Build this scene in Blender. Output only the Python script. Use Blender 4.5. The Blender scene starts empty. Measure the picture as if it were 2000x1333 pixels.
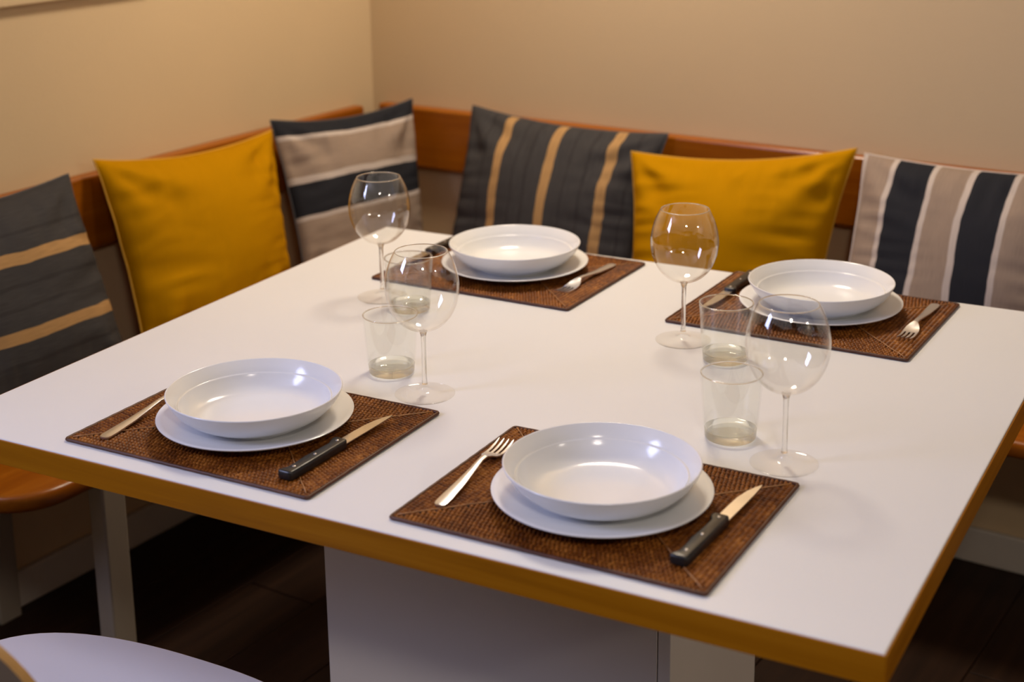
import bpy, bmesh, math, random
from mathutils import Vector, Matrix, noise

random.seed(7)
PI = math.pi
SC = bpy.context.scene
COL = SC.collection

# ------------------------------------------------------------------ camera
cam_d = bpy.data.cameras.new('camera')
cam = bpy.data.objects.new('camera', cam_d)
COL.objects.link(cam)
RIGHT = Vector((0.8363585, 0.5480355, -0.0127149))
UP = Vector((-0.1249674, 0.2131943, 0.9689847))
BACK = Vector((0.5337487, -0.8088296, 0.2467934))
M = Matrix.Identity(4)
for i in range(3):
    M[i][0], M[i][1], M[i][2] = RIGHT[i], UP[i], BACK[i]
M[0][3], M[1][3], M[2][3] = 0.4164146, -1.2722544, 1.53
cam.matrix_world = M
cam_d.sensor_width = 36.0
cam_d.lens = 2941.3 * 36 / 2000
cam_d.shift_y = -266.5 / 2000
cam_d.clip_start = 0.05
cam_d.dof.use_dof = True
cam_d.dof.focus_distance = 2.09
cam_d.dof.aperture_fstop = 3.5
SC.camera = cam

# ------------------------------------------------------------------ world, lights, exposure
world = bpy.data.worlds.new('world')
SC.world = world
world.use_nodes = True
bg = world.node_tree.nodes['Background']
bg.inputs['Color'].default_value = (0.50, 0.62, 1.0, 1)
bg.inputs['Strength'].default_value = 0.05

def area(name, loc, target, size, power, color, size_y=None, shape='DISK', spread=PI):
    l = bpy.data.lights.new(name, 'AREA')
    l.shape = shape if size_y is None else 'RECTANGLE'
    l.size = size
    if size_y is not None:
        l.size_y = size_y
    l.energy = power
    l.color = color
    l.spread = spread
    o = bpy.data.objects.new(name, l)
    COL.objects.link(o)
    o.location = loc
    o.rotation_euler = (Vector(target) - Vector(loc)).to_track_quat('-Z', 'Y').to_euler()
    return o

WARM = (1.0, 0.85, 0.66)
LAMP_XY = (-1.12, 1.29)
LAMP_Z = 2.34
area('table_lamp_light', (LAMP_XY[0], LAMP_XY[1], LAMP_Z), (LAMP_XY[0], LAMP_XY[1], 0), 0.36, 22.8, WARM)
# two unseen fill lamps, added to brighten the pedestal side and near table, and cool daylight through the high window of the left wall
ROOM_XY = (2.90, 0.10)
area('room_fill_light', (ROOM_XY[0], ROOM_XY[1], LAMP_Z), (ROOM_XY[0], ROOM_XY[1], 0), 0.30, 28.0, (1.0, 0.90, 0.80))
NEAR_XY = (0.80, -1.45)
area('near_fill_light', (NEAR_XY[0], NEAR_XY[1], LAMP_Z), (NEAR_XY[0], NEAR_XY[1], 0), 0.30, 21.0, (1.0, 0.88, 0.76))
WIN = (-1.75, -0.80, 1.45, 2.30)      # window in the left wall: y0, y1, z0, z1
area('window_daylight', (-1.935, (WIN[0] + WIN[1]) / 2, (WIN[2] + WIN[3]) / 2), (0, (WIN[0] + WIN[1]) / 2, (WIN[2] + WIN[3]) / 2), WIN[3] - WIN[2] - 0.1, 42.0, (0.58, 0.63, 1.0), size_y=WIN[1] - WIN[0] - 0.1)

SC.view_settings.view_transform = 'Standard'
SC.view_settings.look = 'None'
SC.view_settings.exposure = 0.0
SC.view_settings.gamma = 1.0
SC.view_settings.use_curve_mapping = False
SC.cycles.use_denoising = True
SC.cycles.max_bounces = 10
SC.cycles.diffuse_bounces = 4
SC.cycles.transparent_max_bounces = 24
SC.cycles.transmission_bounces = 10
SC.cycles.sample_clamp_indirect = 4.0
SC.cycles.blur_glossy = 0.5

# ------------------------------------------------------------------ materials
MATS = {}
def new_mat(name):
    m = bpy.data.materials.new(name)
    m.use_nodes = True
    MATS[name] = m
    nt = m.node_tree
    return m, nt, nt.nodes['Principled BSDF'], nt.nodes['Material Output']

def node(nt, typ, **kw):
    n = nt.nodes.new(typ)
    for k, v in kw.items():
        setattr(n, k, v)
    return n

def coords(nt, scale=(1, 1, 1), kind='Object', rot=(0, 0, 0)):
    tc = node(nt, 'ShaderNodeTexCoord')
    mp = node(nt, 'ShaderNodeMapping')
    mp.inputs['Scale'].default_value = scale
    mp.inputs['Rotation'].default_value = rot
    nt.links.new(tc.outputs[kind], mp.inputs['Vector'])
    return mp.outputs['Vector']

def ramp(nt, fac, stops, interp='LINEAR'):
    r = node(nt, 'ShaderNodeValToRGB')
    r.color_ramp.interpolation = interp
    els = r.color_ramp.elements
    while len(els) > 1:
        els.remove(els[-1])
    els[0].position = stops[0][0]; els[0].color = (*stops[0][1], 1)
    for p, c in stops[1:]:
        e = els.new(p); e.color = (*c, 1)
    nt.links.new(fac, r.inputs['Fac'])
    return r.outputs['Color']

def noise_fac(nt, vec, scale, detail=3.0, rough=0.5, dist=0.0):
    n = node(nt, 'ShaderNodeTexNoise')
    n.inputs['Scale'].default_value = scale
    n.inputs['Detail'].default_value = detail
    n.inputs['Roughness'].default_value = rough
    n.inputs['Distortion'].default_value = dist
    nt.links.new(vec, n.inputs['Vector'])
    return n.outputs['Fac']

def bump(nt, p, h, strength, dist=0.01):
    b = node(nt, 'ShaderNodeBump')
    b.inputs['Strength'].default_value = strength
    b.inputs['Distance'].default_value = dist
    nt.links.new(h, b.inputs['Height'])
    nt.links.new(b.outputs['Normal'], p.inputs['Normal'])

def plain(name, color, rough=0.5, metal=0.0, spec=0.5, var=0.04, vscale=6.0, bumpy=0.0, bscale=200.0):
    m, nt, p, out = new_mat(name)
    v = coords(nt)
    f = noise_fac(nt, v, vscale)
    lo = tuple(c * (1 - var) for c in color); hi = tuple(min(1, c * (1 + var)) for c in color)
    nt.links.new(ramp(nt, f, [(0.3, lo), (0.7, hi)]), p.inputs['Base Color'])
    p.inputs['Roughness'].default_value = rough
    p.inputs['Metallic'].default_value = metal
    p.inputs['Specular IOR Level'].default_value = spec
    if bumpy:
        bump(nt, p, noise_fac(nt, v, bscale), bumpy, 0.002)
    return m

plain('wall_paint', (0.66, 0.50, 0.305), 0.75, spec=0.2, var=0.03, vscale=1.3, bumpy=0.15, bscale=120)
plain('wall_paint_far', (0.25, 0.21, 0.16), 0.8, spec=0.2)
plain('ceiling_paint', (0.50, 0.46, 0.40), 0.85, spec=0.1)
plain('white_paint', (0.62, 0.57, 0.50), 0.45, var=0.03)
plain('white_laminate', (0.77, 0.785, 0.80), 0.34, spec=0.45, var=0.012, vscale=2.0)
plain('pedestal_board', (0.84, 0.77, 0.69), 0.5, spec=0.3, var=0.03, vscale=3.0)
plain('chair_taupe', (0.20, 0.150, 0.100), 0.5, var=0.05)
plain('chair_white', (0.80, 0.78, 0.83), 0.35, var=0.02)
plain('porcelain', (0.81, 0.82, 0.83), 0.16, spec=0.55, var=0.01)
plain('steel', (0.74, 0.76, 0.82), 0.30, metal=1.0, var=0.08, vscale=25)
plain('blade_steel', (0.66, 0.61, 0.54), 0.30, metal=1.0, var=0.06, vscale=40)
plain('black_plastic', (0.012, 0.012, 0.013), 0.32, var=0.1)
plain('rivet_metal', (0.62, 0.58, 0.55), 0.3, metal=1.0)
plain('chrome', (0.7, 0.7, 0.7), 0.15, metal=1.0)
plain('window_glass', (0.45, 0.55, 0.75), 0.05)
plain('bench_paint', (0.34, 0.29, 0.225), 0.5, var=0.03)
plain('dust_crumb', (0.05, 0.035, 0.025), 0.8)

def wood(name, dark, mid, light, along='X', scale=1.0, rough=0.4, spec=0.4):
    m, nt, p, out = new_mat(name)
    s = {'X': (1.2, 22, 22), 'Y': (22, 1.2, 22), 'Z': (22, 22, 1.2)}[along]
    v = coords(nt, tuple(a * scale for a in s))
    f = noise_fac(nt, v, 1.6, 6.0, 0.6, 0.6)
    c = ramp(nt, f, [(0.25, dark), (0.5, mid), (0.75, light)])
    nt.links.new(c, p.inputs['Base Color'])
    p.inputs['Roughness'].default_value = rough
    p.inputs['Specular IOR Level'].default_value = spec
    bump(nt, p, f, 0.12, 0.002)
    return m

OAK = ((0.23, 0.080, 0.0015), (0.32, 0.118, 0.0025), (0.39, 0.155, 0.006))
wood('oak_edge_x', *OAK, along='X', spec=0.15)
wood('oak_edge_y', *OAK, along='Y', spec=0.15)
ORA = ((0.23, 0.056, 0.0015), (0.31, 0.086, 0.0025), (0.40, 0.125, 0.006))
wood('bench_wood_x', *ORA, along='X', rough=0.3)
wood('bench_wood_y', *ORA, along='Y', rough=0.3)
wood('chair_ply', (0.30, 0.16, 0.05), (0.42, 0.24, 0.08), (0.5, 0.3, 0.11), along='X')
wood('floor_wood', (0.012, 0.0045, 0.002), (0.022, 0.0085, 0.0035), (0.034, 0.014, 0.006), along='Y', rough=0.55, spec=0.25)

# rattan
m, nt, p, out = new_mat('rattan')
v = coords(nt)
f1 = noise_fac(nt, v, 170.0, 2.0)
f2 = noise_fac(nt, v, 16.0, 3.0)
mx = node(nt, 'ShaderNodeMath', operation='MULTIPLY_ADD')
nt.links.new(f2, mx.inputs[0]); mx.inputs[1].default_value = 0.55
sc2 = node(nt, 'ShaderNodeMath', operation='MULTIPLY')
nt.links.new(f1, sc2.inputs[0]); sc2.inputs[1].default_value = 0.6
nt.links.new(sc2.outputs[0], mx.inputs[2])
nt.links.new(ramp(nt, mx.outputs[0], [(0.36, (0.056, 0.013, 0.0015)), (0.54, (0.150, 0.042, 0.005)), (0.64, (0.25, 0.082, 0.011)), (0.78, (0.40, 0.155, 0.028))]), p.inputs['Base Color'])
p.inputs['Roughness'].default_value = 0.45
p.inputs['Specular IOR Level'].default_value = 0.22
plain('rattan_backing', (0.018, 0.005, 0.0015), 0.7, spec=0.2, var=0.3, vscale=60)
plain('rattan_border', (0.075, 0.020, 0.005), 0.5, var=0.3, vscale=50)
plain('rattan_stitch', (0.42, 0.20, 0.07), 0.45, var=0.25, vscale=60)

# thin glass walls: see-through with Fresnel reflections; thick glass refracts
def thin_glass(name, tint, edge, refl=0.96):
    m, nt, p, out = new_mat(name)
    nt.nodes.remove(p)
    tr = node(nt, 'ShaderNodeBsdfTransparent')
    gl = node(nt, 'ShaderNodeBsdfGlossy')
    gl.inputs['Roughness'].default_value = 0.02
    gl.inputs['Color'].default_value = (1, 1, 1, 1)
    lw = node(nt, 'ShaderNodeLayerWeight'); lw.inputs['Blend'].default_value = 0.5
    v = coords(nt)
    streak = noise_fac(nt, v, 9.0)
    c = ramp(nt, lw.outputs['Facing'], [(0.0, tint), (0.86, tint), (0.97, edge), (1.0, edge)])
    nt.links.new(c, tr.inputs['Color'])
    # Schlick reflectance of a glass surface, the same from both sides of the wall
    pw5 = node(nt, 'ShaderNodeMath', operation='POWER'); pw5.inputs[1].default_value = 5.0
    nt.links.new(lw.outputs['Facing'], pw5.inputs[0])
    sch = node(nt, 'ShaderNodeMath', operation='MULTIPLY_ADD')
    nt.links.new(pw5.outputs[0], sch.inputs[0]); sch.inputs[1].default_value = refl; sch.inputs[2].default_value = 0.035
    add = node(nt, 'ShaderNodeMath', operation='MULTIPLY_ADD')
    nt.links.new(streak, add.inputs[0]); add.inputs[1].default_value = 0.01
    nt.links.new(sch.outputs[0], add.inputs[2])
    mix = node(nt, 'ShaderNodeMixShader')
    nt.links.new(add.outputs[0], mix.inputs['Fac'])
    nt.links.new(tr.outputs[0], mix.inputs[1]); nt.links.new(gl.outputs[0], mix.inputs[2])
    nt.links.new(mix.outputs[0], out.inputs['Surface'])
thin_glass('wine_glass', (0.99, 0.99, 0.985), (0.72, 0.70, 0.66))
thin_glass('tumbler_glass', (0.985, 0.99, 0.98), (0.55, 0.58, 0.50))
thin_glass('foot_glass', (0.995, 0.995, 0.99), (0.62, 0.60, 0.57), 0.5)

def solid_glass(name, col, clear=0.35):
    # thick glass that refracts; part of the light passes straight on, as through a flat slab
    m, nt, p, out = new_mat(name)
    v = coords(nt)
    f = noise_fac(nt, v, 10.0)
    c = ramp(nt, f, [(0.3, tuple(k * 0.985 for k in col)), (0.7, col)])
    nt.links.new(c, p.inputs['Base Color'])
    p.inputs['Roughness'].default_value = 0.01
    p.inputs['IOR'].default_value = 1.5
    p.inputs['Transmission Weight'].default_value = 1.0
    tr = node(nt, 'ShaderNodeBsdfTransparent')
    nt.links.new(c, tr.inputs['Color'])
    mix = node(nt, 'ShaderNodeMixShader'); mix.inputs['Fac'].default_value = clear
    nt.links.new(p.outputs[0], mix.inputs[1]); nt.links.new(tr.outputs[0], mix.inputs[2])
    nt.links.new(mix.outputs[0], out.inputs['Surface'])
solid_glass('clear_glass', (1.0, 1.0, 0.99))
solid_glass('green_glass', (0.972, 0.985, 0.945), 0.38)

# cushion fabrics: woven stripes laid out over the cover's own UV
def fabric(name, axis, stops, weave=420.0, rib=0.0, var=0.10, bstr=0.25):
    m, nt, p, out = new_mat(name)
    uv = node(nt, 'ShaderNodeTexCoord').outputs['UV']
    sep = node(nt, 'ShaderNodeSeparateXYZ')
    nt.links.new(uv, sep.inputs[0])
    if len(stops) == 1:
        col = None
    else:
        # small wobble so the woven stripes are not ruler straight
        w = node(nt, 'ShaderNodeTexNoise'); w.inputs['Scale'].default_value = 5.0
        nt.links.new(uv, w.inputs['Vector'])
        ma = node(nt, 'ShaderNodeMath', operation='MULTIPLY_ADD')
        nt.links.new(w.outputs['Fac'], ma.inputs[0]); ma.inputs[1].default_value = 0.022
        nt.links.new(sep.outputs[axis], ma.inputs[2])
        sb = node(nt, 'ShaderNodeMath', operation='SUBTRACT')
        nt.links.new(ma.outputs[0], sb.inputs[0]); sb.inputs[1].default_value = 0.011
        col = ramp(nt, sb.outputs[0], stops, 'CONSTANT')
    mp = node(nt, 'ShaderNodeMapping')
    mp.inputs['Scale'].default_value = (260, 12, 1) if axis == 'X' else (12, 260, 1)
    nt.links.new(uv, mp.inputs['Vector'])
    thr = node(nt, 'ShaderNodeTexNoise'); thr.inputs['Scale'].default_value = 1.0; thr.inputs['Detail'].default_value = 4
    nt.links.new(mp.outputs[0], thr.inputs['Vector'])
    fac = ramp(nt, thr.outputs['Fac'], [(0.3, (1 - var,) * 3), (0.7, (1 + 0.0,) * 3)])
    mul = node(nt, 'ShaderNodeMixRGB', blend_type='MULTIPLY'); mul.inputs['Fac'].default_value = 1.0
    if col is None:
        mul.inputs['Color1'].default_value = (*stops[0][1], 1)
    else:
        nt.links.new(col, mul.inputs['Color1'])
    nt.links.new(fac, mul.inputs['Color2'])
    nt.links.new(mul.outputs[0], p.inputs['Base Color'])
    p.inputs['Roughness'].default_value = 0.85
    p.inputs['Specular IOR Level'].default_value = 0.04
    bump(nt, p, thr.outputs['Fac'], bstr, 0.002)

GREY = (0.062, 0.059, 0.060); GREYD = (0.050, 0.047, 0.048); TAN = (0.47, 0.28, 0.12)
CHAR = (0.026, 0.027, 0.033); BEI = (0.33, 0.25, 0.195); WHI = (0.55, 0.475, 0.43)
YEL = (0.46, 0.215, 0.0004)
fabric('fabric_yellow', 'X', [(0, YEL)], var=0.06, bstr=0.15)
def tan_stripes(ps, w):
    st = [(0.0, GREY)]
    for c in ps:
        st += [(c - w * 2.3, GREYD), (c - w * 2.0, GREY), (c - w / 2, TAN), (c + w / 2, GREY), (c + w * 2.0, GREYD), (c + w * 2.3, GREY)]
    return [(max(0, a), b) for a, b in st]
fabric('fabric_slate_upright', 'X', tan_stripes([0.265, 0.53, 0.815], 0.046), var=0.28)
fabric('fabric_slate_level', 'Y', tan_stripes([0.295, 0.61, 0.93], 0.052), var=0.28)
fabric('fabric_band_level', 'Y', [(0, CHAR), (0.088, WHI), (0.115, BEI), (0.318, WHI), (0.352, CHAR), (0.522, WHI), (0.545, BEI), (0.773, WHI), (0.80, CHAR)], var=0.16)
fabric('fabric_band_upright', 'X', [(0, WHI), (0.012, BEI), (0.128, WHI), (0.152, CHAR), (0.298, WHI), (0.322, BEI), (0.445, WHI), (0.47, CHAR), (0.612, WHI), (0.636, BEI), (0.76, WHI), (0.785, CHAR), (0.925, WHI), (0.95, BEI)], var=0.16)

# ------------------------------------------------------------------ helpers
def mesh_from_bm(bm, name, smooth=False, angle=None):
    me = bpy.data.meshes.new(name)
    bm.normal_update()
    bm.to_mesh(me); bm.free()
    if smooth:
        for f in me.polygons:
            f.use_smooth = True
        if angle is not None:
            try:
                me.set_sharp_from_angle(angle=angle)
            except Exception:
                pass
    return me

def obj(name, me, mat=None, parent=None, loc=None, rotz=None):
    if mat is not None and not me.materials:
        me.materials.append(MATS[mat])
    o = bpy.data.objects.new(name, me)
    COL.objects.link(o)
    if parent is not None:
        o.parent = parent
    if loc is not None:
        o.location = loc
    if rotz is not None:
        o.rotation_euler = (0, 0, rotz)
    return o

def tag(o, label, cat, group=None):
    o['label'] = label; o['category'] = cat
    if group:
        o['group'] = group
    return o

def thing(name, label, cat, loc=(0, 0, 0), rotz=0.0, group=None):
    o = bpy.data.objects.new(name, None)
    o.empty_display_size = 0.05
    COL.objects.link(o)
    o.location = loc; o.rotation_euler = (0, 0, rotz)
    return tag(o, label, cat, group)

def copy_tree(root, label, loc, rotz):
    def rec(src, parent):
        c = src.copy()
        COL.objects.link(c)
        c.parent = parent
        for ch in [k for k in bpy.data.objects if k.parent == src]:
            rec(ch, c)
        return c
    r = rec(root, None)
    r['label'] = label
    r.location = loc; r.rotation_euler = (0, 0, rotz)
    return r

def structure(o):
    o['kind'] = 'structure'
    return o

def box_bm(x0, x1, y0, y1, z0, z1, bev=0.0, seg=2):
    bm = bmesh.new()
    bmesh.ops.create_cube(bm, size=1.0)
    for v in bm.verts:
        v.co = Vector(((x0 + x1) / 2 + v.co.x * (x1 - x0), (y0 + y1) / 2 + v.co.y * (y1 - y0), (z0 + z1) / 2 + v.co.z * (z1 - z0)))
    if bev:
        bmesh.ops.bevel(bm, geom=list(bm.edges), offset=bev, segments=seg, affect='EDGES', profile=0.5)
    return bm

def box(name, dims, mat, parent=None, bev=0.0, seg=2):
    return obj(name, mesh_from_bm(box_bm(*dims, bev=bev, seg=seg), name), mat, parent)

def lathe(profile, seg=64, close_ends=True):
    bm = bmesh.new()
    rings = []
    for r, z in profile:
        if r < 1e-6:
            rings.append([bm.verts.new((0, 0, z))])
        else:
            rings.append([bm.verts.new((r * math.cos(2 * PI * i / seg), r * math.sin(2 * PI * i / seg), z)) for i in range(seg)])
    for a, b in zip(rings, rings[1:]):
        for i in range(seg):
            j = (i + 1) % seg
            if len(a) == 1 and len(b) == 1:
                continue
            if len(a) == 1:
                bm.faces.new((a[0], b[i], b[j]))
            elif len(b) == 1:
                bm.faces.new((a[i], b[0], a[j]))
            else:
                bm.faces.new((a[i], b[i], b[j], a[j]))
    bmesh.ops.recalc_face_normals(bm, faces=bm.faces)
    return bm

def smooth_profile(pts, n=6):
    out = []
    P = [pts[0]] + list(pts) + [pts[-1]]
    for i in range(1, len(P) - 2):
        p0, p1, p2, p3 = P[i - 1], P[i], P[i + 1], P[i + 2]
        for k in range(n):
            t = k / n
            out.append(tuple(0.5 * ((2 * p1[d]) + (-p0[d] + p2[d]) * t + (2 * p0[d] - 5 * p1[d] + 4 * p2[d] - p3[d]) * t * t + (-p0[d] + 3 * p1[d] - 3 * p2[d] + p3[d]) * t ** 3) for d in (0, 1)))
    out.append(tuple(pts[-1]))
    return [(max(0.0, a), b) for a, b in out]

def tube_bm(path, rad, seg=8, closed=False, bm=None, caps=True):
    bm = bm or bmesh.new()
    rings = []
    n = len(path)
    path = [Vector(p) for p in path]
    up = Vector((0, 0, 1))
    for i, p in enumerate(path):
        if closed:
            t = path[(i + 1) % n] - path[i - 1]
        else:
            t = path[min(i + 1, n - 1)] - path[max(i - 1, 0)]
        t.normalize()
        ref = up if abs(t.dot(up)) < 0.95 else Vector((1, 0, 0))
        a = t.cross(ref).normalized(); b = a.cross(t).normalized()
        r = rad[i] if isinstance(rad, (list, tuple)) else rad
        rings.append([bm.verts.new(p + a * r * math.cos(2 * PI * k / seg) + b * r * math.sin(2 * PI * k / seg)) for k in range(seg)])
    m = n if closed else n - 1
    for i in range(m):
        A, B = rings[i], rings[(i + 1) % n]
        for k in range(seg):
            bm.faces.new((A[k], A[(k + 1) % seg], B[(k + 1) % seg], B[k]))
    if not closed and caps:
        bm.faces.new(rings[0]); bm.faces.new(rings[-1])
    bmesh.ops.recalc_face_normals(bm, faces=bm.faces)
    return bm

def extrude_outline(pts, z0, z1, bev=0.0, seg=2):
    bm = bmesh.new()
    vs = [bm.verts.new((x, y, z0)) for x, y in pts]
    f = bm.faces.new(vs)
    r = bmesh.ops.extrude_face_region(bm, geom=[f])
    for e in r['geom']:
        if isinstance(e, bmesh.types.BMVert):
            e.co.z = z1
    bmesh.ops.recalc_face_normals(bm, faces=bm.faces)
    if bev:
        eds = [e for e in bm.edges if len(e.link_faces) == 2 and e.calc_face_angle(0) > 0.9]
        bmesh.ops.bevel(bm, geom=eds, offset=bev, segments=seg, affect='EDGES', profile=0.5)
    return bm

# ------------------------------------------------------------------ frames
TH = 0.75                      # table top height
TA = 0.08896                   # table is turned a little against the walls
CA, SA = math.cos(TA), math.sin(TA)
def T(u, v, z=0.0):            # table frame (near right corner, left = -u, away = +v) to room
    return (CA * u - SA * v, SA * u + CA * v, TH + z)
TW, TD = 1.296, 1.131
WX, WY = -1.953, 1.685         # faces of the two walls
X1, Y0, ZC = 3.2, -4.2, 2.5    # far end of the room behind the camera

# ------------------------------------------------------------------ room shell
floor = structure(box('floor', (WX, X1, Y0, WY, -0.05, -0.004), 'floor_wood'))
pw = 0.17
nx = int((X1 - WX) / pw) + 1
plank_me = {}
for i in range(nx):
    x0 = WX + i * pw
    w = min(pw, X1 - x0) - 0.003
    if w < 0.02:
        continue
    y = Y0 - (0.0 if i % 3 == 0 else 0.55 if i % 3 == 1 else 1.0)
    while y < WY:
        a, b = max(y, Y0), min(y + 1.5, WY)
        key = (round(w, 4), round(b - a, 3))
        if b - a > 0.05:
            if key not in plank_me:
                plank_me[key] = mesh_from_bm(box_bm(0, w, 0, b - a - 0.003, -0.004, 0.0, bev=0.0012, seg=1), 'plank')
            obj('plank', plank_me[key], 'floor_wood', floor, (x0, a, 0))
        y += 1.5
bm = bmesh.new()
for d in ((Y0, WIN[0], 0, ZC), (WIN[1], WY, 0, ZC), (WIN[0], WIN[1], 0, WIN[2]), (WIN[0], WIN[1], WIN[3], ZC)):
    t = bmesh.new()
    me_t = mesh_from_bm(box_bm(WX - 0.1, WX, *d), 'tmp')
    bm.from_mesh(me_t); bpy.data.meshes.remove(me_t); t.free()
structure(obj('wall_left', mesh_from_bm(bm, 'wall_left'), 'wall_paint'))
structure(box('wall_back', (WX - 0.1, X1, WY, WY + 0.1, 0, ZC), 'wall_paint'))
structure(box('wall_right', (X1, X1 + 0.1, Y0, WY, 0, ZC), 'wall_paint_far'))
structure(box('wall_front', (WX - 0.1, X1 + 0.1, Y0 - 0.1, Y0, 0, ZC), 'wall_paint_far'))
structure(box('ceiling', (WX - 0.1, X1 + 0.1, Y0 - 0.1, WY + 0.1, ZC, ZC + 0.1), 'ceiling_paint'))
structure(box('baseboard_left', (WX, WX + 0.015, Y0, WY, 0, 0.078), 'white_paint', bev=0.004))
structure(box('baseboard_back', (WX + 0.015, X1, WY - 0.015, WY, 0, 0.078), 'white_paint', bev=0.004))
win = structure(box('window_1', (WX - 0.06, WX - 0.05, WIN[0], WIN[1], WIN[2], WIN[3]), 'window_glass'))
for y0, y1, z0, z1 in ((WIN[0] - 0.05, WIN[1] + 0.05, WIN[2] - 0.05, WIN[2]), (WIN[0] - 0.05, WIN[1] + 0.05, WIN[3], WIN[3] + 0.05), (WIN[0] - 0.05, WIN[0], WIN[2], WIN[3]), (WIN[1], WIN[1] + 0.05, WIN[2], WIN[3])):
    box('window_frame', (WX - 0.09, WX + 0.012, y0, y1, z0, z1), 'white_paint', win, 0.003)
tr = structure(box('trim_1', (WX, WX + 0.018, -0.9, 0.95, 1.202, 1.9), 'wall_paint', bev=0.004))

# ------------------------------------------------------------------ corner bench
bench = thing('corner_bench', 'orange-brown wooden corner bench with a low plank backrest along both walls', 'bench', (WX, WY, 0))
def bpart(name, dims, mat, bev=0.0, seg=3):
    x0, x1, y0, y1, z0, z1 = dims
    return box(name, (x0 - WX, x1 - WX, y0 - WY, y1 - WY, z0, z1), mat, bench, bev, seg)
SZ = 0.452
LX, BY = -1.515, 1.285
# left seat with a rounded free corner
def seat_outline(x0, x1, y0, y1, r, which):
    pts = []
    for cx, cy, a0, on in ((x1 - r, y0 + r, -90, which), (x1, y1, 0, False), (x0, y1, 0, False), (x0, y0, 0, False)):
        if on:
            for k in range(9):
                a = math.radians(a0 + 90 * k / 8)
                pts.append((cx + r * math.cos(a), cy + r * math.sin(a)))
        else:
            pts.append((cx, cy))
    return pts
def seat_part(outline, mat):
    bm = extrude_outline([(a - WX, b - WY) for a, b in outline], SZ - 0.034, SZ, bev=0.012, seg=3)
    return obj('seat', mesh_from_bm(bm, 'seat', True, 0.6), mat, bench)
seat_part(seat_outline(WX + 0.016, LX, 0.165, WY - 0.016, 0.11, True), 'bench_wood_y')
seat_part([(LX + 0.002, BY), (2.1, BY), (2.1, WY - 0.016), (LX + 0.002, WY - 0.016)], 'bench_wood_x')
RZ0, RZ1 = 0.697, 0.850
bpart('backrest_rail', (WX + 0.002, WX + 0.034, 0.10, 1.607, RZ0, RZ1), 'bench_wood_y', 0.007)
bpart('backrest_rail', (-1.912, 2.1, WY - 0.034, WY - 0.002, RZ0, RZ1), 'bench_wood_x', 0.007)
for x, y in ((-1.535, 0.375), (-1.93, 0.43), (-1.535, 1.33), (-1.93, 1.6)):
    bpart('leg', (x - 0.019, x + 0.019, y - 0.026, y + 0.026, 0, SZ - 0.034), 'bench_paint', 0.004, 2)
for x in (-0.75, 0.95, 2.0):
    for y in (1.325, 1.64):
        bpart('leg', (x - 0.026, x + 0.026, y - 0.019, y + 0.019, 0, SZ - 0.034), 'bench_paint', 0.004, 2)
for x, y in ((WX + 0.015, 0.95), (WX + 0.015, 1.45)):
    bpart('backrest_post', (x - 0.0105, x + 0.012, y - 0.03, y + 0.03, SZ, RZ0), 'bench_paint', 0.003, 2)
for x in (-1.35, -0.88, -0.35, 1.2):
    bpart('backrest_post', (x - 0.03, x + 0.03, WY - 0.028, WY - 0.004, SZ, RZ0), 'bench_paint', 0.003, 2)

# ------------------------------------------------------------------ table
table = thing('dining_table', 'large white-topped square table with an oak edge on a white box pedestal', 'table', (0, 0, 0), TA)
TT = 0.036
def tpart(name, dims, mat, bev=0.0, seg=2):
    return box(name, dims, mat, table, bev, seg)
tpart('tabletop', (-TW + 0.002, -0.002, 0.002, TD - 0.002, TH - TT, TH), 'white_laminate', 0.0015)
for n, dims, mt in (('edge_band', (-TW, 0, -0.0005, 0.0018, TH - TT, TH - 0.0012), 'oak_edge_x'),
                    ('edge_band', (-TW, 0, TD - 0.0018, TD + 0.0005, TH - TT, TH - 0.0012), 'oak_edge_x'),
                    ('edge_band', (-TW - 0.0005, -TW + 0.0018, 0.0018, TD - 0.0018, TH - TT, TH - 0.0012), 'oak_edge_y'),
                    ('edge_band', (-0.0018, 0.0005, 0.0018, TD - 0.0018, TH - TT, TH - 0.0012), 'oak_edge_y')):
    tpart(n, dims, mt, 0.0006, 1)
PU0, PU1, PV0, PV1 = -0.928, -0.370, 0.370, 0.722
tpart('pedestal_front_panel', (PU0, PU1 - 0.0195, PV0, PV0 + 0.018, 0.012, TH - TT - 0.001), 'pedestal_board', 0.0008, 1)
tpart('pedestal_back_panel', (PU0, PU1 - 0.0195, PV1 - 0.018, PV1, 0.012, TH - TT - 0.001), 'pedestal_board', 0.0008, 1)
tpart('pedestal_side_panel', (PU1 - 0.018, PU1, PV0, PV1, 0.012, TH - TT - 0.001), 'pedestal_board', 0.0008, 1)
tpart('pedestal_side_panel', (PU0, PU0 + 0.018, PV0 + 0.019, PV1 - 0.019, 0.012, TH - TT - 0.001), 'pedestal_board', 0.0008, 1)
tpart('pedestal_base', (PU0 - 0.03, PU1 + 0.03, PV0 - 0.03, PV1 + 0.03, 0.0, 0.0115), 'pedestal_board', 0.002, 1)

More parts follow.
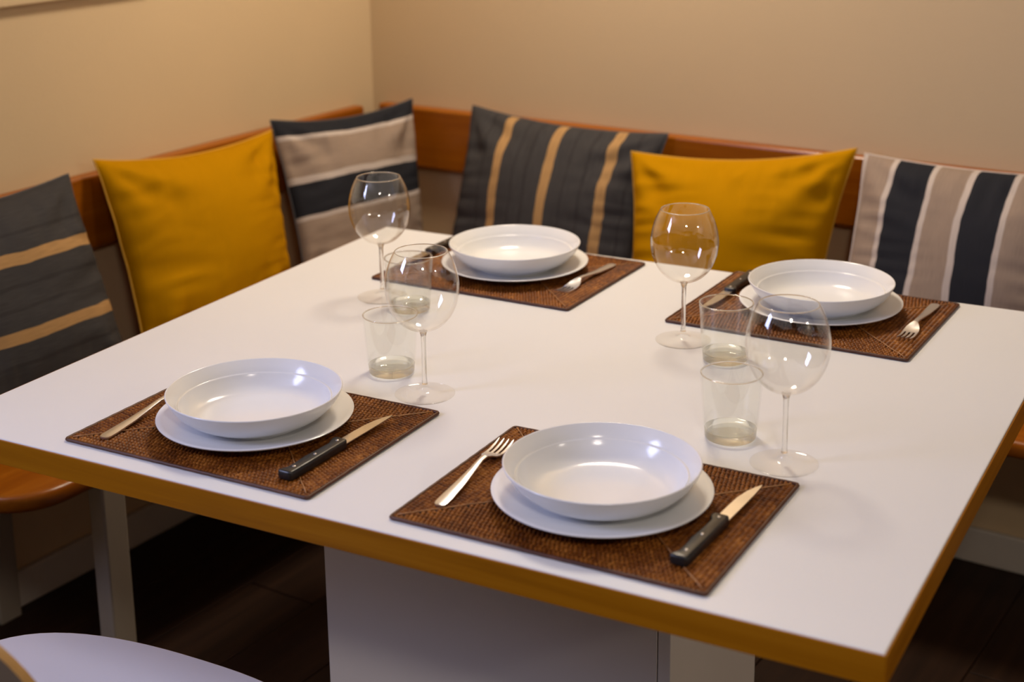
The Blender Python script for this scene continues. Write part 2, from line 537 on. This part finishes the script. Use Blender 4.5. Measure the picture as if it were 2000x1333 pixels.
# ------------------------------------------------------------------ placemats
MW, MH, MT = 0.394, 0.305, 0.0048
def build_mat_meshes():
    hw, hh = MW / 2 - 0.003, MH / 2 - 0.003
    bmb = extrude_outline([(-hw, -hh), (hw, -hh), (hw, hh), (-hw, hh)], 0.0, MT - 0.0026)
    back = mesh_from_bm(bmb, 'backing')
    # weave: rows of wrapped strands, concentric and mitred at the corners
    verts, faces = [], []
    row, pitch = 0.0068, 0.0056
    rnd = random.Random(3)
    def strand(cx, cy, dx, dy, lw, ww):
        # dome elongated across the row; (dx,dy) = direction across the row
        px, py = -dy, dx
        b = len(verts)
        jz = rnd.uniform(-0.0003, 0.0003)
        sk = rnd.uniform(-0.0004, 0.0004)
        for i, (s, hz) in enumerate(((-1, 0.0), (-0.5, 0.0026), (0.5, 0.0026), (1, 0.0))):
            for j, (t, k) in enumerate(((-1, 0.15), (-0.42, 0.9), (0.42, 0.9), (1, 0.15))):
                tt = t * ww / 2 + sk * s
                z = MT - 0.0026 + 0.0001 + (hz * k if hz else 0.0) + jz
                verts.append((cx + dx * s * lw / 2 + px * tt, cy + dy * s * lw / 2 + py * tt, z))
        for i in range(3):
            for j in range(3):
                faces.append((b + i * 4 + j, b + (i + 1) * 4 + j, b + (i + 1) * 4 + j + 1, b + i * 4 + j + 1))
    k = 0
    while True:
        off = 0.004 + (k + 0.5) * row
        a, b = MW / 2 - off, MH / 2 - off
        if b < 0.001:
            break
        ph = 0.5 * (k % 2)
        for (half, fx) in ((a, 'h'), (b, 'v')):
            n = int(2 * half / pitch)
            for i in range(n):
                t = -half + (i + 0.25 + ph * 0.999) * 2 * half / max(n, 1)
                if abs(t) > half:
                    continue
                if fx == 'h':
                    strand(t, -b, 0, 1, row * 1.25, pitch * 0.80)
                    strand(t, b, 0, 1, row * 1.25, pitch * 0.80)
                else:
                    strand(-a, t, 1, 0, row * 1.25, pitch * 0.80)
                    strand(a, t, 1, 0, row * 1.25, pitch * 0.80)
        k += 1
    me = bpy.data.meshes.new('weave')
    me.from_pydata(verts, [], faces)
    for f in me.polygons:
        f.use_smooth = True
    a, b = MW / 2 - 0.0024, MH / 2 - 0.0024
    path = []
    for cx, cy, a0 in ((a - 0.004, -b + 0.004, -90), (a - 0.004, b - 0.004, 0), (-a + 0.004, b - 0.004, 90), (-a + 0.004, -b + 0.004, 180)):
        for q in range(5):
            an = math.radians(a0 + 90 * q / 4)
            path.append((cx + 0.004 * math.cos(an), cy + 0.004 * math.sin(an), 0.0024))
    full = []
    for i, p in enumerate(path):
        q = path[(i + 1) % len(path)]
        full.append(p)
        if (Vector(q) - Vector(p)).length > 0.05:
            m_ = int((Vector(q) - Vector(p)).length / 0.012)
            for s in range(1, m_):
                full.append(tuple(Vector(p).lerp(Vector(q), s / m_) + Vector((0, 0, 0.0003 * (s % 2)))))
    border = mesh_from_bm(tube_bm(full, 0.0024, 6, closed=True), 'border', True)
    st = []
    for sx in (-1, 1):
        for sy in (-1, 1):
            L = hh * 0.92
            pts = []
            for i in range(12):
                t = 0.006 + (L - 0.006) * i / 11
                pts.append((sx * (hw - t) + 0.0006 * math.sin(i * 2.1), sy * (hh - t), MT + 0.0001 + 0.0002 * math.sin(i * 1.7)))
            st.append(mesh_from_bm(tube_bm(pts, 0.0008, 5), 'corner_stitch', True))
    return back, me, border, st
MB_, MWv, MBo, MSt = build_mat_meshes()
mat_specs = [  # centre u, centre v, turn
    (-0.8925, 0.1825, -0.010, 'brown rattan placemat under the nearer left place setting, closest to the bench'),
    (-0.3875, 0.1795, -0.012, 'brown rattan placemat under the place setting nearest the camera'),
    (-0.9250, 0.9610, -0.030, 'brown rattan placemat at the far left of the table, before the slate cushion'),
    (-0.3700, 0.9680, -0.036, 'brown rattan placemat at the far right of the table, before the yellow cushion'),
]
mats = []
for i, (u, v, r, lab) in enumerate(mat_specs):
    x, y, z = T(u, v, 0.0)
    mt = thing('placemat', lab, 'placemat', (x, y, z + 0.0002), TA + r, 'rattan placemats')
    obj('backing', MB_, 'rattan_backing', mt)
    wv = obj('weave', MWv, 'rattan', mt); wv['kind'] = 'stuff'
    obj('border', MBo, 'rattan_border', mt)
    for s in MSt:
        obj('corner_stitch', s, 'rattan_stitch', mt)
    mats.append(mt)
MZ = MT + 0.0004   # things on a placemat stand this high above the table

# ------------------------------------------------------------------ plates and bowls
plate_prof = [(0, 0.0045), (0.050, 0.0045), (0.072, 0.0052), (0.086, 0.0082), (0.105, 0.0130), (0.122, 0.0168), (0.1292, 0.0186), (0.1304, 0.0180), (0.1300, 0.0166), (0.121, 0.0136), (0.104, 0.0092), (0.088, 0.0040), (0.083, 0.0006), (0.080, 0.0), (0.077, 0.0006), (0.074, 0.0018), (0, 0.0018)]
plate_me = mesh_from_bm(lathe(plate_prof, 96), 'dinner_plate', True, 1.0)
bowl_out = [(0.1160, 0.0458), (0.1167, 0.0448), (0.1160, 0.0430), (0.1120, 0.0350), (0.1050, 0.0255), (0.0930, 0.0150), (0.0790, 0.0075), (0.0680, 0.0040)]
bowl_in_wall = [(0.1160, 0.0458), (0.1146, 0.0452), (0.1085, 0.0375), (0.1015, 0.0310)]
def bowl_mesh():
    out = [(0, 0.0022), (0.060, 0.0022), (0.0625, 0.0), (0.0665, 0.0)] + smooth_profile(list(reversed(bowl_out)), 4)
    inn = [(0.1150, 0.0456), (0.1142, 0.0448), (0.1085, 0.0380), (0.1030, 0.0314), (0.1024, 0.0298), (0.1014, 0.0294), (0.1007, 0.0304), (0.0998, 0.0300)]
    basin = smooth_profile([(0.0998, 0.0300), (0.0955, 0.0225), (0.0880, 0.0135), (0.0780, 0.0082), (0.0620, 0.0060), (0.0400, 0.0056), (0.0, 0.0055)], 4)
    return mesh_from_bm(lathe(out + inn + basin[1:], 96), 'soup_plate', True, 1.0)
bowl_me = bowl_mesh()
set_pos = [(-0.8915, 0.1830), (-0.3815, 0.1765), (-0.9170, 0.9650), (-0.3635, 0.9790)]
set_where = ['nearer left placemat, closest to the bench', 'placemat nearest the camera', 'far left placemat before the slate cushion', 'far right placemat before the yellow cushion']
for (u, v), wh in zip(set_pos, set_where):
    x, y, z = T(u, v, MZ)
    pl = obj('dinner_plate', plate_me, 'porcelain', None, (x, y, z), TA)
    tag(pl, 'flat white porcelain dinner plate on the ' + wh, 'plate', 'white dinner plates')
    bo = obj('soup_plate', bowl_me, 'porcelain', None, (x, y, z + 0.0053), TA)
    tag(bo, 'deep white soup plate stacked on the flat plate, ' + wh, 'bowl', 'white soup plates')

# ------------------------------------------------------------------ wine glasses and tumblers
def wine_meshes():
    o = [(0.0060, 0.0945), (0.0150, 0.0965), (0.0280, 0.1035), (0.0405, 0.1170), (0.0490, 0.1360), (0.0520, 0.1550), (0.0508, 0.1720), (0.0462, 0.1900), (0.0405, 0.2030), (0.0368, 0.2092)]
    outer = smooth_profile(o, 5)
    th = 0.0011
    inner = [(max(0.0005, r - th), z + (0.0016 if z < 0.11 else 0.0004)) for r, z in outer]
    inner[-1] = (outer[-1][0] - th, outer[-1][1])
    rim = [(outer[-1][0] - 0.0002, outer[-1][1] + 0.0004), (outer[-1][0] - th / 2, outer[-1][1] + 0.0006), (outer[-1][0] - th + 0.0002, outer[-1][1] + 0.0004)]
    bowl = lathe([(0, 0.0940)] + outer + list(reversed(inner)) + [(0, inner[0][1] - 0.0004)], 80)
    rc, rz = outer[-1][0] - th / 2, outer[-1][1]
    rimt = lathe([(rc + 0.0008 * math.cos(2 * PI * q / 10), rz + 0.0008 * math.sin(2 * PI * q / 10)) for q in range(11)], 80)
    stem = lathe([(0, 0.0938)] + smooth_profile([(0.0062, 0.0938), (0.0046, 0.0900), (0.0036, 0.0820), (0.0034, 0.0500), (0.0036, 0.0220), (0.0042, 0.0150)], 4) + [(0, 0.0150)], 32)
    foot = lathe([(0, 0.0149)] + smooth_profile([(0.0042, 0.0149), (0.0054, 0.0105), (0.0100, 0.0058), (0.0200, 0.0036), (0.0330, 0.0022), (0.0415, 0.0016), (0.0426, 0.0010), (0.0420, 0.0002)], 4) + [(0.030, 0.0), (0, 0.0008)], 72)
    return [mesh_from_bm(b, n, True, 1.2) for b, n in ((bowl, 'bowl'), (stem, 'stem'), (foot, 'foot'), (rimt, 'rim'))]
WG = wine_meshes()
wine_specs = [(-0.7526, 0.3865, 'tall clear wine glass beyond the nearer left plates, beside a tumbler'),
              (-0.2278, 0.3831, 'tall clear wine glass nearest the camera, right of the front tumbler'),
              (-1.0500, 0.7370, 'tall clear wine glass farthest from the camera, near the bench corner'),
              (-0.5120, 0.7560, 'tall clear wine glass standing in front of the yellow back-wall cushion')]
for u, v, lab in wine_specs:
    g = thing('wine_glass', lab, 'wine glass', T(u, v, 0.0002), TA, 'wine glasses')
    bw = obj('bowl', WG[0], 'wine_glass', g); obj('stem', WG[1], 'clear_glass', g); obj('foot', WG[2], 'foot_glass', g)
    obj('rim', WG[3], 'clear_glass', bw)

def tumbler_meshes():
    H = 0.0905
    def ro(z):
        return 0.0335 + (0.0402 - 0.0335) * (z / H) ** 0.9
    zs = [0.0135, 0.03, 0.05, 0.07, 0.0885]
    outer = [(ro(z), z) for z in zs]
    inner = [(ro(z) - 0.0017, z) for z in zs]
    rim = [(ro(H) - 0.0002, H - 0.0008), (ro(H) - 0.0008, H), (ro(H) - 0.0015, H - 0.0008)]
    wall = lathe(outer + list(reversed(inner)), 72)
    rimt = lathe([(ro(H) - 0.0009 + 0.0011 * math.cos(2 * PI * q / 10), 0.0888 + 0.0011 * math.sin(2 * PI * q / 10)) for q in range(11)], 72)
    base = lathe([(0, 0.0)] + [(0.0290, 0.0), (0.0318, 0.0008), (0.0333, 0.0030), (0.0341, 0.0133), (0.0324, 0.0134)] + [(0.0300, 0.0112), (0.0240, 0.0102), (0, 0.0098)], 72)
    return [mesh_from_bm(b, n, True, 0.9) for b, n in ((wall, 'wall'), (base, 'base'), (rimt, 'rim'))]
TG = tumbler_meshes()
tumb_specs = [(-0.8420, 0.4404, 'short clear tumbler beside the wine glass of the nearer left setting'),
              (-0.3165, 0.4326, 'short clear tumbler nearest the camera, left of the front wine glass'),
              (-0.9740, 0.7020, 'short clear tumbler half hidden behind the left front wine glass'),
              (-0.4241, 0.7040, 'short clear tumbler beyond the front tumbler, before the far right setting')]
for u, v, lab in tumb_specs:
    g = thing('tumbler', lab, 'tumbler', T(u, v, 0.0002), TA, 'tumblers')
    bw = obj('wall', TG[0], 'tumbler_glass', g); obj('base', TG[1], 'green_glass', g)
    obj('rim', TG[2], 'clear_glass', bw)

# ------------------------------------------------------------------ cutlery
def fork_meshes():
    # along +y: handle end at 0, tine tips at 0.198
    def strip(stations, th):
        bm = bmesh.new()
        rows = []
        for y, hw, z, cr in stations:
            rows.append([bm.verts.new((x * hw, y, z + cr * (1 - x * x))) for x in (-1, -0.5, 0, 0.5, 1)] + [bm.verts.new((x * hw, y, z - th)) for x in (1, 0.5, 0, -0.5, -1)])
        for a, b in zip(rows, rows[1:]):
            for i in range(10):
                bm.faces.new((a[i], a[(i + 1) % 10], b[(i + 1) % 10], b[i]))
        bm.faces.new(rows[0]); bm.faces.new(rows[-1])
        bmesh.ops.recalc_face_normals(bm, faces=bm.faces)
        return bm
    hd = [(0.0, 0.0035, 0.0025, 0.0004), (0.002, 0.0062, 0.0028, 0.0006), (0.007, 0.0078, 0.0030, 0.0008), (0.02, 0.0080, 0.0034, 0.001), (0.06, 0.0064, 0.0052, 0.0012), (0.095, 0.0044, 0.0085, 0.0012), (0.118, 0.0034, 0.0112, 0.001), (0.130, 0.0040, 0.0112, 0.0008)]
    handle = mesh_from_bm(strip(hd, 0.0022), 'handle', True, 0.9)
    he = [(0.130, 0.0040, 0.0112, 0.0008), (0.137, 0.0070, 0.0095, 0.0002), (0.144, 0.0102, 0.0066, -0.0006), (0.152, 0.0116, 0.0044, -0.0008), (0.160, 0.0118, 0.0036, -0.0006)]
    head = mesh_from_bm(strip(he, 0.0018), 'head', True, 0.9)
    tines = []
    for k in range(4):
        xc = -0.0100 + k * 0.00667
        bm = bmesh.new()
        rows = []
        for y, hw, z in ((0.158, 0.00185, 0.0034), (0.172, 0.00170, 0.0030), (0.186, 0.00150, 0.0042), (0.196, 0.00095, 0.0062), (0.199, 0.0004, 0.0070)):
            rows.append([bm.verts.new((xc - hw, y, z)), bm.verts.new((xc + hw, y, z)), bm.verts.new((xc + hw, y, z - 0.0016)), bm.verts.new((xc - hw, y, z - 0.0016))])
        for a, b in zip(rows, rows[1:]):
            for i in range(4):
                bm.faces.new((a[i], a[(i + 1) % 4], b[(i + 1) % 4], b[i]))
        bm.faces.new(rows[0]); bm.faces.new(rows[-1])
        bmesh.ops.recalc_face_normals(bm, faces=bm.faces)
        tines.append(mesh_from_bm(bm, 'tine', True, 0.7))
    return handle, head, tines
FK = fork_meshes()
fork_specs = [(-1.040, 0.052, 0.06, 'steel fork left of the nearer left plates, tines hidden behind them'),
              (-0.5445, 0.076, 0.085, 'steel fork left of the plates nearest the camera, tines pointing away'),
              (-0.7690, 1.0640, PI - 0.05, 'steel fork right of the far left plates, tines toward the camera'),
              (-0.2010, 1.0830, PI - 0.02, 'steel fork right of the far right plates, tines toward the camera')]
for u, v, r, lab in fork_specs:
    f = thing('fork', lab, 'fork', T(u, v, MZ), TA + r, 'forks')
    obj('handle', FK[0], 'steel', f); obj('head', FK[1], 'steel', f)
    for t in FK[2]:
        obj('tine', t, 'steel', f)

def knife_meshes():
    # along +y: butt at 0, tip at 0.222; cutting edge on -x
    ho = [(-0.0135, 0.004), (-0.0125, 0.0005), (0.0060, 0.0), (0.0085, 0.004), (0.0085, 0.05), (0.0085, 0.113), (0.0070, 0.118), (-0.0105, 0.118), (-0.0128, 0.113), (-0.0112, 0.106), (-0.0075, 0.098), (-0.0078, 0.075), (-0.0092, 0.050), (-0.0080, 0.026), (-0.0085, 0.014)]
    handle = mesh_from_bm(extrude_outline(ho, 0.0, 0.0125, bev=0.0028, seg=3), 'handle', True, 0.8)
    bo = [(-0.0078, 0.112), (0.0078, 0.112), (0.0080, 0.150), (0.0080, 0.190), (0.0072, 0.214), (0.0060, 0.222), (0.0010, 0.212), (-0.0042, 0.196), (-0.0072, 0.175), (-0.0080, 0.150)]
    blade = mesh_from_bm(extrude_outline(bo, 0.0058, 0.0072, bev=0.0003, seg=1), 'blade')
    rivs = []
    for x, y in ((-0.0005, 0.018), (-0.0002, 0.060), (-0.0012, 0.108)):
        bm = lathe([(0, 0.01325), (0.0016, 0.0131), (0.0022, 0.0126), (0.0022, 0.0115), (0, 0.0115)], 14)
        for vv in bm.verts:
            vv.co.x += x; vv.co.y += y
        rivs.append(mesh_from_bm(bm, 'rivet', True))
    return handle, blade, rivs
KN = knife_meshes()
knife_specs = [(-0.7480, 0.054, -0.030, 'black-handled steak knife right of the nearer left plates'),
               (-0.2390, 0.066, -0.045, 'black-handled steak knife right of the plates nearest the camera'),
               (-1.0990, 1.0900, PI - 0.03, 'black-handled steak knife half hidden left of the far left plates'),
               (-0.5210, 1.1050, PI - 0.03, 'black-handled steak knife left of the far right plates, behind the tumblers')]
for u, v, r, lab in knife_specs:
    k = thing('steak_knife', lab, 'knife', T(u, v, MZ), TA + r, 'steak knives')
    h = obj('handle', KN[0], 'black_plastic', k); obj('blade', KN[1], 'blade_steel', k)
    for rv in KN[2]:
        obj('rivet', rv, 'rivet_metal', h)

# ------------------------------------------------------------------ cushions
def cushion(name, label, corners, mat, front, ft=0.09, bt=0.035, seed=0, sag=0.03, skew=0.0, inset=0.05, wr=1.0, piping=None, cat='cushion'):
    TL, TR, BL, BR = [Vector((c[0], c[1], c[2] + TH)) for c in corners]
    base = (BL + BR) / 2
    front = Vector(front).normalized()
    N = 52
    def P(a, b, side):
        # a: -1 left .. 1 right, b: -1 bottom .. 1 top ; edges curve in between the corners
        a2 = a * (1 - inset * (1 - b * b) * abs(a) ** 1.5)
        sg = sag if b > 0 else inset * 0.5
        b2 = b - (sg * 2 if b > 0 else -sg * 2) * (1 - a * a) * abs(b) ** 2.5
        s, t = (a2 + 1) / 2, (b2 + 1) / 2
        p = BL.lerp(BR, s).lerp(TL.lerp(TR, s), t)
        h = max(0.0, (1 - a * a)) ** 0.55 * max(0.0, (1 - b * b)) ** 0.55
        ea = abs(a) ** 3; eb = abs(b) ** 3
        # folds running in from the seams, strongest near the corners
        q = Vector((a * 1.6 + seed * 3.1, b * 7.0, seed * 1.7))
        q2 = Vector((a * 7.0, b * 1.6 + seed * 2.3, seed * 0.9 + 5))
        ga, gb = abs(a) ** 1.6, abs(b) ** 1.6
        def crease(x):            # sharp-bottomed fold from smooth noise
            return 0.5 - abs(noise.noise(x)) * 1.6
        fold = (crease(q) * ga * (1 - b ** 4) + crease(q2) * gb * (1 - a ** 4)) * 0.015 * (0.35 + 0.65 * h ** 0.3)
        soft = noise.noise(Vector((a * 1.5 + seed, b * 1.5, 3.3 * seed))) * 0.014 * h
        rad = math.hypot(abs(a) - 1, abs(b) - 1)
        ang = math.atan2(1 - abs(b), 1 - abs(a) + 1e-6)
        fold += math.sin(ang * 9 + seed * 2 + 3 * (a > 0) + 5 * (b > 0)) * 0.007 * math.exp(-((rad - 0.45) / 0.28) ** 2)
        edge = (1 - abs(a) ** 12) * (1 - abs(b) ** 12)
        off = (h * (ft if side > 0 else bt) + (fold * wr + soft) * edge * (1 if side > 0 else 0.4) + 0.0015)
        rip = noise.noise(Vector((a * 3 + seed, b * 3, 9.1))) * 0.006 * max(ea, eb) * (1 - 0.5 * edge)
        return p + front * (off * side + rip * 0.5)
    bm = bmesh.new()
    uvl = bm.loops.layers.uv.new('UVMap')
    grids = []
    for side in (1, -1):
        g = [[bm.verts.new(P(-1 + 2 * i / N, -1 + 2 * j / N, side) - base) for i in range(N + 1)] for j in range(N + 1)]
        grids.append(g)
        for j in range(N):
            for i in range(N):
                ids = ((i, j), (i + 1, j), (i + 1, j + 1), (i, j + 1))
                if side < 0:
                    ids = tuple(reversed(ids))
                f = bm.faces.new([g[b][a] for a, b in ids])
                for l, (a, b) in zip(f.loops, ids):
                    tt = 1 - b / N
                    l[uvl].uv = (a / N + skew * (tt - 0.3), tt)
    # seam all around closes the cover
    A, B = grids
    ring = [(i, 0) for i in range(N)] + [(N, j) for j in range(N)] + [(i, N) for i in range(N, 0, -1)] + [(0, j) for j in range(N, 0, -1)]
    for k in range(len(ring)):
        (i0, j0), (i1, j1) = ring[k], ring[(k + 1) % len(ring)]
        f = bm.faces.new((A[j0][i0], B[j0][i0], B[j1][i1], A[j1][i1]))
        for l, (a, b) in zip(f.loops, ((i0, j0), (i0, j0), (i1, j1), (i1, j1))):
            l[uvl].uv = (a / N + skew * (1 - b / N - 0.3), 1 - b / N)
    seam_path = [(A[j][i].co + B[j][i].co) / 2 for i, j in ring]
    bmesh.ops.recalc_face_normals(bm, faces=bm.faces)
    root = thing(name, label, cat, base, 0.0, 'square cushions along the bench')
    obj('cover', mesh_from_bm(bm, 'cover', True), mat, root)
    sm = tube_bm(seam_path, 0.0022, 6, closed=True)
    obj('seam', mesh_from_bm(sm, 'seam', True), piping or mat, root)
    return root
plain('seam_yellow', (0.60, 0.32, 0.03), 0.8, var=0.1)
plain('seam_slate', (0.075, 0.074, 0.08), 0.85, var=0.1)
plain('seam_beige', (0.62, 0.53, 0.47), 0.85, var=0.1)
FL = (1, 0, 0.36); FB = (0, -1, 0.36)
cushion('cushion', 'slate grey cushion with level tan stripes, leftmost on the left bench', ((-1.892, 0.17, 0.12), (-1.890, 0.648, 0.122), (-1.730, 0.16, -0.285), (-1.730, 0.640, -0.285)), 'fabric_slate_level', FL, seed=1, sag=0.035, piping='seam_slate')
cushion('cushion', 'plain mustard yellow cushion on the left bench, between two patterned cushions', ((-1.900, 0.722, 0.135), (-1.884, 1.228, 0.107), (-1.730, 0.672, -0.285), (-1.730, 1.100, -0.285)), 'fabric_yellow', FL, seed=2, sag=0.055, inset=0.065, piping='seam_yellow')
cushion('cushion', 'beige cushion with level charcoal bands, set in the bench corner', ((-1.894, 1.236, 0.128), (-1.787, 1.628, 0.125), (-1.740, 1.170, -0.285), (-1.700, 1.560, -0.285)), 'fabric_band_level', (1, -0.27, 0.36), ft=0.06, seed=3, sag=0.05, piping='seam_slate')
cushion('cushion', 'slate grey cushion with upright tan stripes, on the back bench', ((-1.605, 1.628, 0.125), (-1.085, 1.632, 0.108), (-1.600, 1.470, -0.285), (-1.125, 1.490, -0.285)), 'fabric_slate_upright', FB, ft=0.07, seed=4, sag=0.04, skew=-0.06, piping='seam_slate')
cushion('cushion', 'plain mustard yellow cushion on the back bench, behind the far right setting', ((-1.130, 1.545, 0.080), (-0.648, 1.620, 0.125), (-1.060, 1.395, -0.285), (-0.668, 1.455, -0.285)), 'fabric_yellow', (0.12, -1, 0.36), bt=0.018, seed=5, sag=0.055, inset=0.065, piping='seam_yellow')
cushion('cushion', 'beige cushion with upright charcoal bands, rightmost on the back bench', ((-0.632, 1.624, 0.115), (-0.125, 1.624, 0.122), (-0.630, 1.465, -0.285), (-0.130, 1.465, -0.285)), 'fabric_band_upright', FB, seed=6, sag=0.03, inset=0.03, piping='seam_beige')

# ------------------------------------------------------------------ chair in the near left corner
chair = thing('shell_chair', 'white moulded shell chair with a plywood rim, tucked before the near table edge', 'chair', (*T(-0.945, -0.12)[:2], 0), TA)
def sup(hw, hh, n, k, N=72):
    a = 2 * PI * k / N
    c, s = math.cos(a), math.sin(a)
    return (hw * math.copysign(abs(c) ** (2 / n), c), hh * math.copysign(abs(s) ** (2 / n), s))
def panel(name, outline, fn, th, mat, edge_mat, parent):
    # curved sheet: rings from centre to outline, mapped by fn(x, y) -> point and normal offset
    bm = bmesh.new()
    K = 10
    layers = []
    for side in (0, 1):
        rows = [[bm.verts.new(fn(0, 0, side * th))]]
        for r in range(1, K + 1):
            rows.append([bm.verts.new(fn(x * r / K, y * r / K, side * th)) for x, y in outline])
        n = len(outline)
        for r in range(K):
            for i in range(n):
                j = (i + 1) % n
                f = (rows[0][0], rows[1][i], rows[1][j]) if r == 0 else (rows[r][i], rows[r + 1][i], rows[r + 1][j], rows[r][j])
                bm.faces.new(f if side else tuple(reversed(f)))
        layers.append(rows[K])
    me = mesh_from_bm(bm, name, True, 0.8)
    o = obj(name, me, mat, parent)
    bm = bmesh.new()
    n = len(outline)
    a = [bm.verts.new(fn(x, y, -0.0002)) for x, y in outline]; b = [bm.verts.new(fn(x, y, th + 0.0002)) for x, y in outline]
    c = [bm.verts.new(fn(x * 1.004, y * 1.004, th * 0.5)) for x, y in outline]
    for i in range(n):
        j = (i + 1) % n
        bm.faces.new((a[i], a[j], c[j], c[i])); bm.faces.new((c[i], c[j], b[j], b[i]))
    bmesh.ops.recalc_face_normals(bm, faces=bm.faces)
    obj('plywood_rim', mesh_from_bm(bm, 'plywood_rim', True), edge_mat, o)
    return o
seat_o = [sup(0.285, 0.226, 2.35, k) for k in range(72)]
panel('seat', seat_o, lambda x, y, t: (x, y, 0.440 + t - 0.016 * max(0, (y - 0.12) / 0.106) ** 2 - 0.006 * (1 - (x / 0.285) ** 2)), 0.011, 'chair_white', 'chair_ply', chair)
back_o = [sup(0.240, 0.180, 2.5, k) for k in range(72)]
panel('backrest', back_o, lambda x, y, t: (x, -0.262 - t - 0.10 * y + 0.35 * x * x, 0.620 + y), 0.011, 'chair_taupe', 'chair_ply', chair)
bm = bmesh.new()
neck = []
for i in range(10):
    s = i / 9
    an = s * PI / 2 * 0.95
    y = -0.17 - 0.085 * math.sin(an); z = 0.4365 + 0.085 * (1 - math.cos(an)) + 0.02 * s
    hw = 0.11 - 0.02 * math.sin(s * PI)
    nrm = Vector((0, math.sin(an), math.cos(an)))
    row = []
    for x in (-hw, 0, hw):
        row.append((Vector((x, y, z)), nrm))
    neck.append(row)
va = [[bm.verts.new(p + n * 0.0) for p, n in r] for r in neck]
vb = [[bm.verts.new(p - n * 0.010) for p, n in r] for r in neck]
for i in range(9):
    for k in range(2):
        bm.faces.new((va[i][k], va[i][k + 1], va[i + 1][k + 1], va[i + 1][k]))
        bm.faces.new((vb[i][k], vb[i + 1][k], vb[i + 1][k + 1], vb[i][k + 1]))
    bm.faces.new((va[i][0], va[i + 1][0], vb[i + 1][0], vb[i][0]))
    bm.faces.new((va[i][2], vb[i][2], vb[i + 1][2], va[i + 1][2]))
bmesh.ops.recalc_face_normals(bm, faces=bm.faces)
obj('shell_neck', mesh_from_bm(bm, 'shell_neck', True, 0.8), 'chair_white', chair)
for sx, sy in ((-1, -1), (1, -1), (-1, 1), (1, 1)):
    lg = tube_bm([(sx * 0.06, sy * 0.05, 0.4265), (sx * 0.13, sy * 0.11, 0.424), (sx * 0.165, sy * 0.14, 0.40), (sx * 0.20, sy * 0.175, 0.002)], 0.0085, 12)
    obj('leg', mesh_from_bm(lg, 'leg', True, 0.8), 'chrome', chair)

# ------------------------------------------------------------------ small things
bm = bmesh.new()
bmesh.ops.create_icosphere(bm, subdivisions=1, radius=0.0016)
for v in bm.verts:
    v.co.z *= 0.5; v.co.x *= 1.3
cr = obj('crumb', mesh_from_bm(bm, 'crumb', True), 'dust_crumb', None, T(-1.062, 0.385, 0.0009))
tag(cr, 'tiny dark crumb on the white table behind the left front plates', 'crumb')

# ------------------------------------------------------------------ ceiling lamp and two added fill lamps (above the frame)
m, nt, p, out = new_mat('lamp_diffuser')
v = coords(nt)
nt.links.new(ramp(nt, noise_fac(nt, v, 4.0), [(0.3, (1.0, 0.76, 0.53)), (0.7, (1.0, 0.79, 0.57))]), p.inputs['Emission Color'])
p.inputs['Emission Strength'].default_value = 2.0
for (x, y), lab in ((LAMP_XY, 'round white ceiling lamp with warm light above the dining table'), (ROOM_XY, 'round white fill lamp by the right wall of the room, added and unseen'), (NEAR_XY, 'round white fill lamp over the floor in front of the table, added and unseen')):
    l = thing('ceiling_lamp', lab, 'lamp', (x, y, LAMP_Z + 0.012), 0, 'ceiling lamps')
    box('mount', (-0.05, 0.05, -0.05, 0.05, 0.05, ZC - LAMP_Z - 0.012), 'chair_white', l, 0.004)
    obj('housing', mesh_from_bm(lathe([(0.175, 0.05), (0.19, 0.045), (0.19, 0.008), (0.184, 0.0), (0.172, 0.0), (0.170, 0.008), (0.170, 0.05)], 48), 'housing', True, 0.8), 'chair_white', l)
    obj('diffuser', mesh_from_bm(lathe([(0, 0.016), (0.169, 0.016), (0.169, 0.02), (0, 0.02)], 48), 'diffuser'), 'lamp_diffuser', l)
